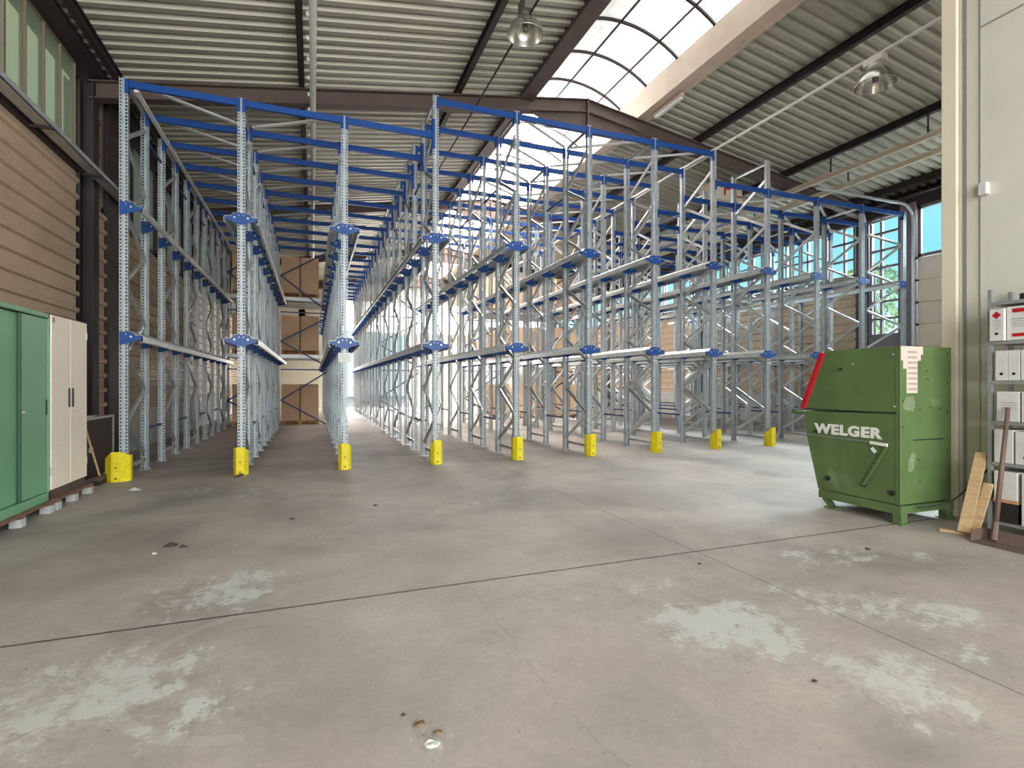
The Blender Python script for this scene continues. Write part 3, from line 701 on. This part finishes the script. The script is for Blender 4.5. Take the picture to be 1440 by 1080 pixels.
tag(tr, 'metal cable tray along the wall below the green panels', 'cable tray')

# ------------------------------------------------------------------ cabinets at the left wall
def pallet_under(y0, y1, label, x0=-3.15, x1=-2.6):
    t = empty('pallet', ((x0 + x1) / 2, (y0 + y1) / 2, 0), label, 'pallet'); W = x1 - x0; L = y1 - y0; mt = M['pallet_old']
    for k in range(4): x = -W / 2 + k * (W - .1) / 3; MB().box(x, x + .1, -L / 2, L / 2, .1, .12).obj('deck_board', mt, t)
    for k in range(3):
        y = -L / 2 + .05 + k * (L - .1) / 2
        MB().box(-W / 2, W / 2, y - .05, y + .05, .078, .1).obj('stringer_board', mt, t)
        for x in (-W / 2 + .06, W / 2 - .045): MB().box(x - .045, x + .045, y - .05, y + .05, 0, .078).obj('block', M['plinth'], t)
    return t
pallet_under(5.75, 7.04, 'weathered wooden pallet under the green cabinet')
pallet_under(7.12, 8.12, 'weathered wooden pallet under the cream cabinet')
t = empty('storage_cabinet', (-2.65, 6.46, .122), 'tall green metal cabinet with two sliding doors', 'cabinet')
hw = .61; H_ = 2.0
b = MB().box(-.45, -.43, -hw, hw, 0, H_).box(-.45, 0, -hw, -hw + .03, 0, H_).box(-.45, 0, hw - .03, hw, 0, H_).box(-.45, 0, -hw, hw, H_ - .05, H_).box(-.45, 0, -hw, hw, 0, .09)
b.box(-.43, -.05, -hw + .03, hw - .03, .09, .12); b.obj('body', M['cab_green'], t, bevel=.004)
MB().box(-.045, -.035, -hw + .03, .06, .1, H_ - .06).obj('door', M['cab_green'], t, bevel=.003)
d = MB().box(-.022, -.008, .03, hw - .035, .1, H_ - .06).obj('door', M['cab_green'], t, bevel=.003)
MB().box(-.02, -.004, .0, .03, .1, H_ - .06).obj('door_edge', M['cab_green_d'], t)
MB().cyl((-.008, .06, .97), (.012, .06, .97), .014, n=12).obj('lock', M['galv'], d)
MB().box(-.008, -.002, hw - .075, hw - .05, .92, 1.08).obj('handle', M['dark'], d)
MB().box(-.43, .004, -hw + .03, hw - .03, H_ - .052, H_ - .044).obj('top_rail', M['cab_green_d'], t)
t = empty('storage_cabinet', (-2.65, 7.58, .122), 'tall cream metal cabinet with two hinged doors and dark handles', 'cabinet')
hw = .485
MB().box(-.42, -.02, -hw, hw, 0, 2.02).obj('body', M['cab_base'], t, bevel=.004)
for k, (ya, yb) in enumerate(((-hw + .004, -.004), (.004, hw - .012))):
    d = MB().box(-.018, .004, ya, yb, .1, 2.0).obj('door', M['cab_cream'], t, bevel=.004)
    yh = -.05 if k == 0 else .05
    MB().box(.004, .016, yh - .014, yh + .014, .98, 1.20).obj('handle', M['dark'], d, bevel=.003)
    for z in (.25, 1.8): MB().cyl((.0, ya if k == 0 else yb, z), (.0, ya if k == 0 else yb, z + .09), .009, n=8).obj('hinge', M['galv_dark'], d)
    if k: MB().cyl((.004, .07, .92), (.008, .07, .92), .008, n=10).obj('lock', M['galv'], d)
    else: MB().box(.004, .006, -hw + .03, -hw + .08, 1.92, 1.97).obj('sticker', M['pallet'], d)
# low brown unit
t = empty('low_locker', (-2.95, 9.05, 0), 'low dark brown unit with grey metal edges beside the cream cabinet', 'cabinet')
MB().box(-.45, 0, -.88, .95, .03, .86).obj('body', M['box_brown'], t)
MB().box(-.46, .015, -.9, .97, .86, .89).box(0, .012, -.9, -.86, .0, .86).box(0, .012, .93, .97, 0, .86).box(0, .01, -.86, .93, 0, .035).obj('edge_trim', M['galv_dark'], t)
MB().box(0, .015, -.6, -.48, .28, .42).obj('vent', M['shelf'], t)
MB().box(0, .03, .0, .06, .40, .47).obj('socket', M['white'], t)
o = MB().box(-.06, .06, -.12, .12, 0, .015).obj('paper_pad', M['paper'], None, (-3.05, 9.3, .891)); tag(o, 'white paper pad lying on the low brown unit', 'paper')
t = empty('broom', (-2.74, 8.78, 0), 'wooden broom leaning on the low brown unit beside the yellow guard', 'broom')
MB().cyl((-.0, 0, .1), (-.17, -.44, 1.42), .014, n=10).obj('stick', M['wood'], t)
MB().box(-.05, .05, -.16, .16, .06, .11).obj('head', M['cab_base'], t); MB().box(-.04, .05, -.16, .16, 0, .06).obj('bristles', M['dark'], t)

# ------------------------------------------------------------------ baler
bx, by = 5.33, 3.47
t = empty('waste_baler', (bx, by, 0), 'green metal baler with white lettering and a red lid edge', 'baler')
W = .78
side_lo = [(0, .19), (.88, .19), (1.03, .78), (1.07, 1.06), (0, 1.08)]
side_hi = [(0, 1.088), (1.06, 1.068), (.80, 1.74), (.0, 1.74)]
MB().prism(side_lo, 'x', 0, W).obj('lower_body', M['baler'], t, bevel=.008)
MB().prism(side_hi, 'x', 0, W).obj('upper_hood', M['baler'], t, bevel=.008)
MB().box(-.004, W, -.004, -.0005, .192, 1.742).box(-.004, -.0005, -.004, .03, .192, 1.742).obj('end_sheet', M['baler'], t)
# red lid edge along the sloping front
e = MB(); p0 = Vector((0, 1.055, 1.085)); p1 = Vector((0, .80, 1.715)); dd = (p1 - p0).normalized(); nn = Vector((0, dd.z, -dd.y))
vs = []
for x in (-.03, W + .02):
    for p, o_ in ((p0, -.012), (p0, .04), (p1, .04), (p1, -.012)): q = p + nn * o_; vs.append((x, q.y, q.z))
e.add(vs, [(0, 1, 2, 3), (7, 6, 5, 4), (0, 4, 5, 1), (1, 5, 6, 2), (2, 6, 7, 3), (3, 7, 4, 0)]); e.obj('lid', M['red'], t, bevel=.004)
MB().box(-.02, W, 1.04, 1.2, 1.035, 1.06).box(-.02, W, 1.19, 1.215, 1.02, 1.075).obj('loading_ledge', M['baler'], t)
# skid frame and feet
MB().box(-.01, .06, -.022, .865, .10, .186).box(W - .06, W + .01, -.022, .865, .10, .186).box(.06, W - .06, -.018, .05, .104, .18).box(.06, W - .06, .80, .86, .104, .18).obj('skid_frame', M['baler'], t)
for x in (.0, W - .09):
    MB().box(x, x + .09, -.02, .06, .012, .1).box(x - .02, x + .11, -.04, .08, 0, .012).obj('foot', M['baler'], t)
    MB().bar((x + .045, .82, .1), (x + .045, .74, .02), .06, .05).box(x - .01, x + .1, .66, .8, 0, .02).obj('foot', M['baler'], t)
# seams, latch and rod on the long side
MB().box(-.006, .0, .02, 1.05, 1.078, 1.09).obj('seam', M['dark'], t)
MB().bar((-.008, 1.25, .80), (-.008, .16, .775), .012, .01).obj('latch_rod', M['shelf'], t)
MB().bar((-.02, .27, .775), (-.02, .10, .765), .02, .03).obj('handle', M['white'], t)
MB().bar((-.025, .10, .75), (-.025, .34, .33), .018, .02).obj('lever', M['baler'], t)
MB().bar((-.015, .26, .72), (-.015, .22, .68), .012, .03).obj('tag', M['white'], t)
for y, z, r in ((.75, .33, .028), (.06, .30, .028), (.34, .33, .02), (.60, 1.53, .014), (.47, 1.58, .01), (.05, 1.66, .01), (.04, 1.15, .01), (.9, .84, .016)):
    MB().cyl((-.02, y, z), (.0, y, z), r, n=12).obj('bolt', M['dark'] if r > .012 else M['shelf'], t)
# end face: instruction sheets, hatch, rivets
sh = MB().box(.02, .31, -.006, -.002, 1.60, 1.74).box(.10, .26, -.0065, -.002, 1.28, 1.60).box(.24, .34, -.0068, -.002, 1.66, 1.74).box(.05, .10, -.0062, -.002, 1.52, 1.6).obj('instruction_sheet', mat('worn_pinkish_paper', srgb(206, 190, 178), .9, 0, .05, 9), t)
rl = MB()
for k in range(8): rl.box(.115, .25, -.0085, -.0067, 1.31 + k * .052, 1.33 + k * .052)
rl.obj('print', mat('faded_print', srgb(168, 150, 138), .9), sh)
hm = MB().box(.2, .66, -.006, .0, .82, 1.07).obj('hatch', M['baler'], t, bevel=.003)
MB().box(.2, .66, -.009, -.004, .812, .822).obj('hatch_edge', M['dark'], t)
rv = MB()
for x, z in [(.72, 1.68), (.72, 1.38), (.72, 1.1), (.72, .7), (.72, .42), (.3, 1.12), (.45, 1.14), (.6, 1.12), (.4, 1.5), (.42, 1.42), (.05, 1.2), (.05, .95), (.3, .4), (.28, .62)]: rv.cyl((x, -.006, z), (x, 0, z), .009, n=8)
rv.obj('rivet', M['dark'], t)
RG = mat('rubbed_green_paint', srgb(120, 136, 104), .5, 0, .12, 14)
MB().prism([(.06, 1.12), (.2, 1.10), (.23, 1.18), (.2, 1.25), (.1, 1.25), (.05, 1.18)], 'y', -.0055, -.003).obj('bare_patch', RG, t)
MB().prism([(.12, .5), (.2, .52), (.24, .68), (.18, .7), (.13, .62)], 'y', -.0055, -.003).obj('bare_patch', RG, t)
cu = bpy.data.curves.new('lettering', 'FONT'); cu.body = 'WELGER'; cu.size = .17; cu.extrude = .002; cu.offset = .009; cu.space_character = 1.12
lo = bpy.data.objects.new('lettering', cu); C.objects.link(lo)
bpy.context.view_layer.update(); dg = bpy.context.evaluated_depsgraph_get()
me = bpy.data.meshes.new_from_object(lo.evaluated_get(dg)); bpy.data.objects.remove(lo)
xs = [v.co.x for v in me.vertices]; ys = [v.co.y for v in me.vertices]; wx, wy = max(xs) - min(xs), max(ys) - min(ys)
for v in me.vertices:
    X_, Y_, Z_ = (v.co.x - min(xs)) / wx * .765, (v.co.y - min(ys)) / wy * .115, v.co.z
    v.co = (-.003 - Z_, .925 - X_, .815 + Y_ )
me.materials.clear(); me.materials.append(M['white']); inst('lettering', me, t)['label'] = 'white lettering WELGER'
# cable from the baler to the shelf
pts = [(5.5, 3.40, .17), (5.62, 3.36, .18), (5.8, 3.28, .24), (5.95, 3.2, .40), (6.05, 3.12, .55), (6.12, 3.08, .66), (6.2, 3.06, .70)]
cv = []
for i in range(len(pts) - 1):
    P0, P1, P2, P3 = (Vector(pts[max(0, min(len(pts) - 1, i + d))]) for d in (-1, 0, 1, 2))
    for k in range(5):
        u = k / 5; cv.append(.5 * (2 * P1 + (P2 - P0) * u + (2 * P0 - 5 * P1 + 4 * P2 - P3) * u * u + (3 * P1 - P0 - 3 * P2 + P3) * u ** 3))
cv.append(Vector(pts[-1]))
tag(MB().tube(cv, .009, 8).obj('power_cable', M['cable'], smooth=True), 'black power cable rising from the baler to the binder shelf', 'cable')

# ------------------------------------------------------------------ shelf with archive boxes
sx0, sx1, sy0, sy1 = 5.85, 6.2, 1.2, 2.97
t = empty('steel_shelf', (sx0, sy1, 0), 'grey steel shelf of archive boxes against the enclosure wall', 'shelf')
for x in (0, sx1 - sx0 - .04):
    for y in (.02, sy0 - sy1 - .04): MB().sheet([(x, y + .03), (x, y), (x + .04, y)] if y > 0 else [(x + .04, y + .03), (x, y + .03), (x, y)], .003, 'z', 0, 2.24).obj('post', M['shelf'], t)
SH = (2.12, 1.76, 1.40, 1.03, .655, .12)
for z in SH: MB().box(.0, sx1 - sx0, sy0 - sy1, .016, z - .03, z).obj('shelf_board', M['shelf'], t)
def abox(y, z, w, h, d, label, red=0, hole=True, col='binder', x=5.84, lid=False):
    o = empty('archive_box', (x, y, z), label, 'archive box', 'archive boxes on the steel shelf')
    MB().box(0, d, -w, 0, 0, h).obj('case', M[col], o, bevel=.003)
    if hole: MB().cyl((-.002, -w * .5, h * .22), (.001, -w * .5, h * .22), .013, n=14).obj('finger_hole', M['dark'], o)
    if red == 1: MB().prism([(-w / 2 - .035, h * .8), (-w / 2, h * .8 - .035), (-w / 2 + .035, h * .8), (-w / 2, h * .8 + .035)], 'x', -.002, .001).obj('red_mark', M['red'], o)
    if red == 2:
        MB().box(-.002, .001, -w + .03, -.04, h - .055, h - .02).obj('red_mark', M['red'], o); MB().box(-.002, .001, -w + .03, -.04, .03, .06).obj('red_mark', M['red'], o)
    if red or lid:
        m = MB()
        for k in range(4): m.box(-.0015, .001, -w + .02, -.03 - .01 * (k % 2), h * .62 - k * .022, h * .62 - k * .022 + .004)
        m.obj('print', M['shelf'], o)
    return o
abox(2.985, 1.762, .108, .29, .3, 'slim grey archive box with a red diamond mark on top row', 1, x=5.81)
abox(2.87, 1.762, .16, .30, .3, 'wide archive box with two red labels beside the red diamond box', 2, False)
abox(2.70, 1.762, .16, .30, .3, 'third archive box on the top loaded shelf', 2, False)
abox(2.955, 1.402, .09, .27, .3, 'slim white archive box at the end of second loaded shelf')
abox(2.862, 1.402, .085, .27, .3, 'grey archive box beside the slim white one on second loaded shelf')
abox(2.77, 1.402, .10, .27, .3, 'third archive box along the second loaded shelf')
abox(2.66, 1.402, .10, .27, .3, 'fourth archive box along the second loaded shelf')
abox(2.945, 1.032, .165, .27, .3, 'wide square archive box with faint writing on third loaded shelf', 0, True, lid=True)
abox(2.765, 1.032, .165, .27, .3, 'second wide box behind the shovel handle on third loaded shelf')
abox(2.965, .657, .14, .30, .3, 'plain white archive box end of fourth loaded shelf')
abox(2.81, .657, .14, .29, .3, 'white archive box behind shovel handle on fourth loaded shelf')
abox(2.65, .657, .14, .29, .3, 'third archive box along the fourth loaded shelf')
o = empty('carton', (5.83, 2.96, .29), 'white carton with brown lower edge on the bottom of the shelf', 'carton'); o.location.z = .30
MB().box(0, .3, -.17, 0, 0, .28).obj('case', M['binder'], o, bevel=.003); MB().box(-.004, .304, -.174, .004, 0, .03).obj('brown_edge', M['pallet'], o)
o2 = MB().box(5.84, 6.15, 2.79, 2.95, .121, .30).obj('storage_crate', M['dark']); tag(o2, 'dark crate standing under the brown edged carton', 'crate')
o2 = empty('carton', (5.83, 2.76, .12), 'white carton with curved black print low on the shelf', 'carton')
MB().box(0, .3, -.22, 0, 0, .46).obj('case', M['binder'], o2, bevel=.003)
MB().tube([(-.003, -.06 + .05 * math.cos(a), .32 + .05 * math.sin(a)) for a in [i * .5 for i in range(2, 10)]], .006, 6).obj('print', M['dark'], o2)
o2 = MB().box(5.9, 5.96, 2.75, 2.81, 2.121, 2.18).obj('small_tin', M['dark'], bevel=.006); tag(o2, 'small dark tin on the topmost shelf board', 'tin')

# scraper shovel leaning on the shelf
t = empty('floor_scraper', (5.5, 2.8, 0), 'rusty wide floor scraper with a worn wooden handle leaning on the shelf', 'scraper')
MB().cyl((.02, -.0, .05), (.30, .04, 1.16), .021, .017, n=12).obj('handle', M['handle_wood'], t, smooth=True)
bl = MB().sheet([(.06, .10), (.02, .012), (-.02, .003), (-.17, .001)], .004, 'y', -.36, .09)
bl.prism([(.06, .10), (.02, .012), (-.02, .004), (-.15, .004), (-.13, .085), (-.03, .10)], 'y', .086, .09)
bl.obj('blade', M['rust'], t); MB().cyl((.01, 0, .02), (.05, .006, .17), .028, .024, n=10).obj('socket', M['rust'], t)
# planks beside
t2 = tag(MB().bar((5.50, 3.02, .03), (5.90, 3.09, .72), .022, .09, (0, 1, .2)).obj('wooden_plank', M['wood']), 'pale wooden plank leaning on the shelf post', 'plank')
tag(MB().bar((5.56, 2.97, .04), (5.83, 3.0, .45), .02, .07, (0, 1, .2)).obj('wooden_plank', M['wood']), 'shorter plank leaning below the long pale plank', 'plank')
tag(MB().bar((5.48, 3.20, .012), (5.56, 2.98, .012), .06, .022).obj('wooden_plank', M['wood']), 'short flat wooden offcut lying on the floor by the baler', 'plank')

# ------------------------------------------------------------------ small litter on the floor
def flake(x, y, r, mt, label, cat='litter', h=.006, n=7):
    random.seed(int(x * 1000 + y * 77)); pts = []
    for i in range(n):
        a = 2 * PI * i / n; rr = r * random.uniform(.55, 1); pts.append((rr * math.cos(a), rr * .7 * math.sin(a)))
    m = MB().prism(pts, 'z', 0, h); m.v = [(a, b, c + (r * .25 if (i % 3 == 0 and c > 0) else 0)) for i, (a, b, c) in enumerate(m.v)]
    tag(m.obj(cat, mt, None, (x, y, 0)), label, 'litter', 'litter on the floor')
for x, y, r, k, l in ((-1.12, 5.20, .07, 'debris', 'dark crumpled leaf on the floor left of centre joint'), (-1.02, 5.12, .045, 'debris', 'smaller dark scrap beside the crumpled leaf'),
                      (-1.2, 5.0, .025, 'chip', 'pale flake just below the crumpled leaf'), (.40, 2.12, .03, 'rustchip', 'rusty scrap on the floor near the camera'),
                      (.46, 2.04, .022, 'rustchip', 'second rusty scrap beside the pale flake near the camera'), (.42, 1.98, .035, 'chip', 'pale paint flake between the rusty scraps'),
                      (.35, 2.2, .012, 'debris', 'tiny dark crumb above the rusty scraps'), (2.75, 3.25, .018, 'debris', 'dark crumb just below the joint crossing'),
                      (.66, 6.1, .03, 'debris', 'dark crumb in front of the fifth rack row'), (-.2, 5.8, .03, 'debris', 'grey bolt head on floor before third rack row'),
                      (2.16, 1.78, .015, 'debris', 'dark crumb at the edge of the pale paint patch'), (-2.15, 8.1, .09, 'chip', 'pale paper scrap before the first yellow guard'),
                      (4.3, 3.05, .03, 'debris', 'dark scrap before the baler by the joint'), (1.05, 1.35, .02, 'debris', 'dark chip on the floor closest to the camera')):
    flake(x, y, r, M[k], l, {'debris': 'dry_leaf', 'chip': 'paint_flake', 'rustchip': 'rusty_scrap'}[k])
tag(MB().bar((-1.05, 8.62, .015), (-.98, 8.9, .015), .05, .03).obj('wooden_offcut', M['cab_base']), 'small wooden offcut beside the second yellow guard', 'offcut')

# ------------------------------------------------------------------ light
w = bpy.data.worlds.new('sky'); SC.world = w; w.use_nodes = True; nt = w.node_tree; bg = nt.nodes['Background']
tc = nt.nodes.new('ShaderNodeTexCoord'); sp = nt.nodes.new('ShaderNodeSeparateXYZ'); nt.links.new(tc.outputs['Generated'], sp.inputs[0])
rp = nt.nodes.new('ShaderNodeValToRGB'); nt.links.new(sp.outputs[2], rp.inputs[0])
rp.color_ramp.elements[0].position = .0; rp.color_ramp.elements[0].color = (.8, .9, .95, 1)
rp.color_ramp.elements[1].position = .62; rp.color_ramp.elements[1].color = (1.0, .97, .95, 1)
for p_, c_ in ((.08, (.62, .84, .9, 1)), (.2, (.22, .62, .70, 1)), (.42, (.42, .74, .80, 1))):
    e_ = rp.color_ramp.elements.new(p_); e_.color = c_
nt.links.new(rp.outputs[0], bg.inputs[0]); bg.inputs[1].default_value = .68
def area(name, loc, rot, sx, sy, energy, col=(1, 1, 1), portal=False):
    l = bpy.data.lights.new(name, 'AREA'); l.shape = 'RECTANGLE'; l.size = sx; l.size_y = sy; l.energy = energy; l.color = col
    o = bpy.data.objects.new(name, l); C.objects.link(o); o.location = loc; o.rotation_euler = rot
    return o
area('added_front_fill', (4.5, Y0 - 1.0, 3.2), (R(90), 0, 0), 17, 6, 1450, (1, .98, .96))  # added fill light behind the camera, no gate stands there
area('daylight_over_skylight', (5.9, 22.5, 9.6), (0, 0, 0), 3.4, 19, 7500, (1, .97, .94))
area('daylight_at_wall_windows', (24, 18, 11.6), (0, R(58), 0), 6, 30, 30000, (.9, .96, 1))
area('daylight_at_far_gable', (5.9, YB + 4, 4), (R(-90), 0, 0), 17, 7, 3600, (1, .98, .96))

# ------------------------------------------------------------------ camera
cam = bpy.data.cameras.new('camera'); co = bpy.data.objects.new('camera', cam); C.objects.link(co)
cam.sensor_width = 36; cam.lens = 742 / 1440 * 36; cam.clip_end = 300
co.location = (0, 0, 1.37); co.rotation_euler = (R(90), 0, -R(20.67))
SC.camera = co
SC.view_settings.view_transform = 'Standard'; SC.view_settings.look = 'None'; SC.view_settings.gamma = 1; SC.view_settings.use_curve_mapping = False
SC.view_settings.exposure = .98
SC.cycles.transparent_max_bounces = 24; SC.cycles.max_bounces = 8; SC.cycles.diffuse_bounces = 5
SC.cycles.use_denoising = True
SC.cycles.caustics_reflective = False; SC.cycles.caustics_refractive = False; SC.cycles.blur_glossy = 1; SC.cycles.sample_clamp_indirect = 6
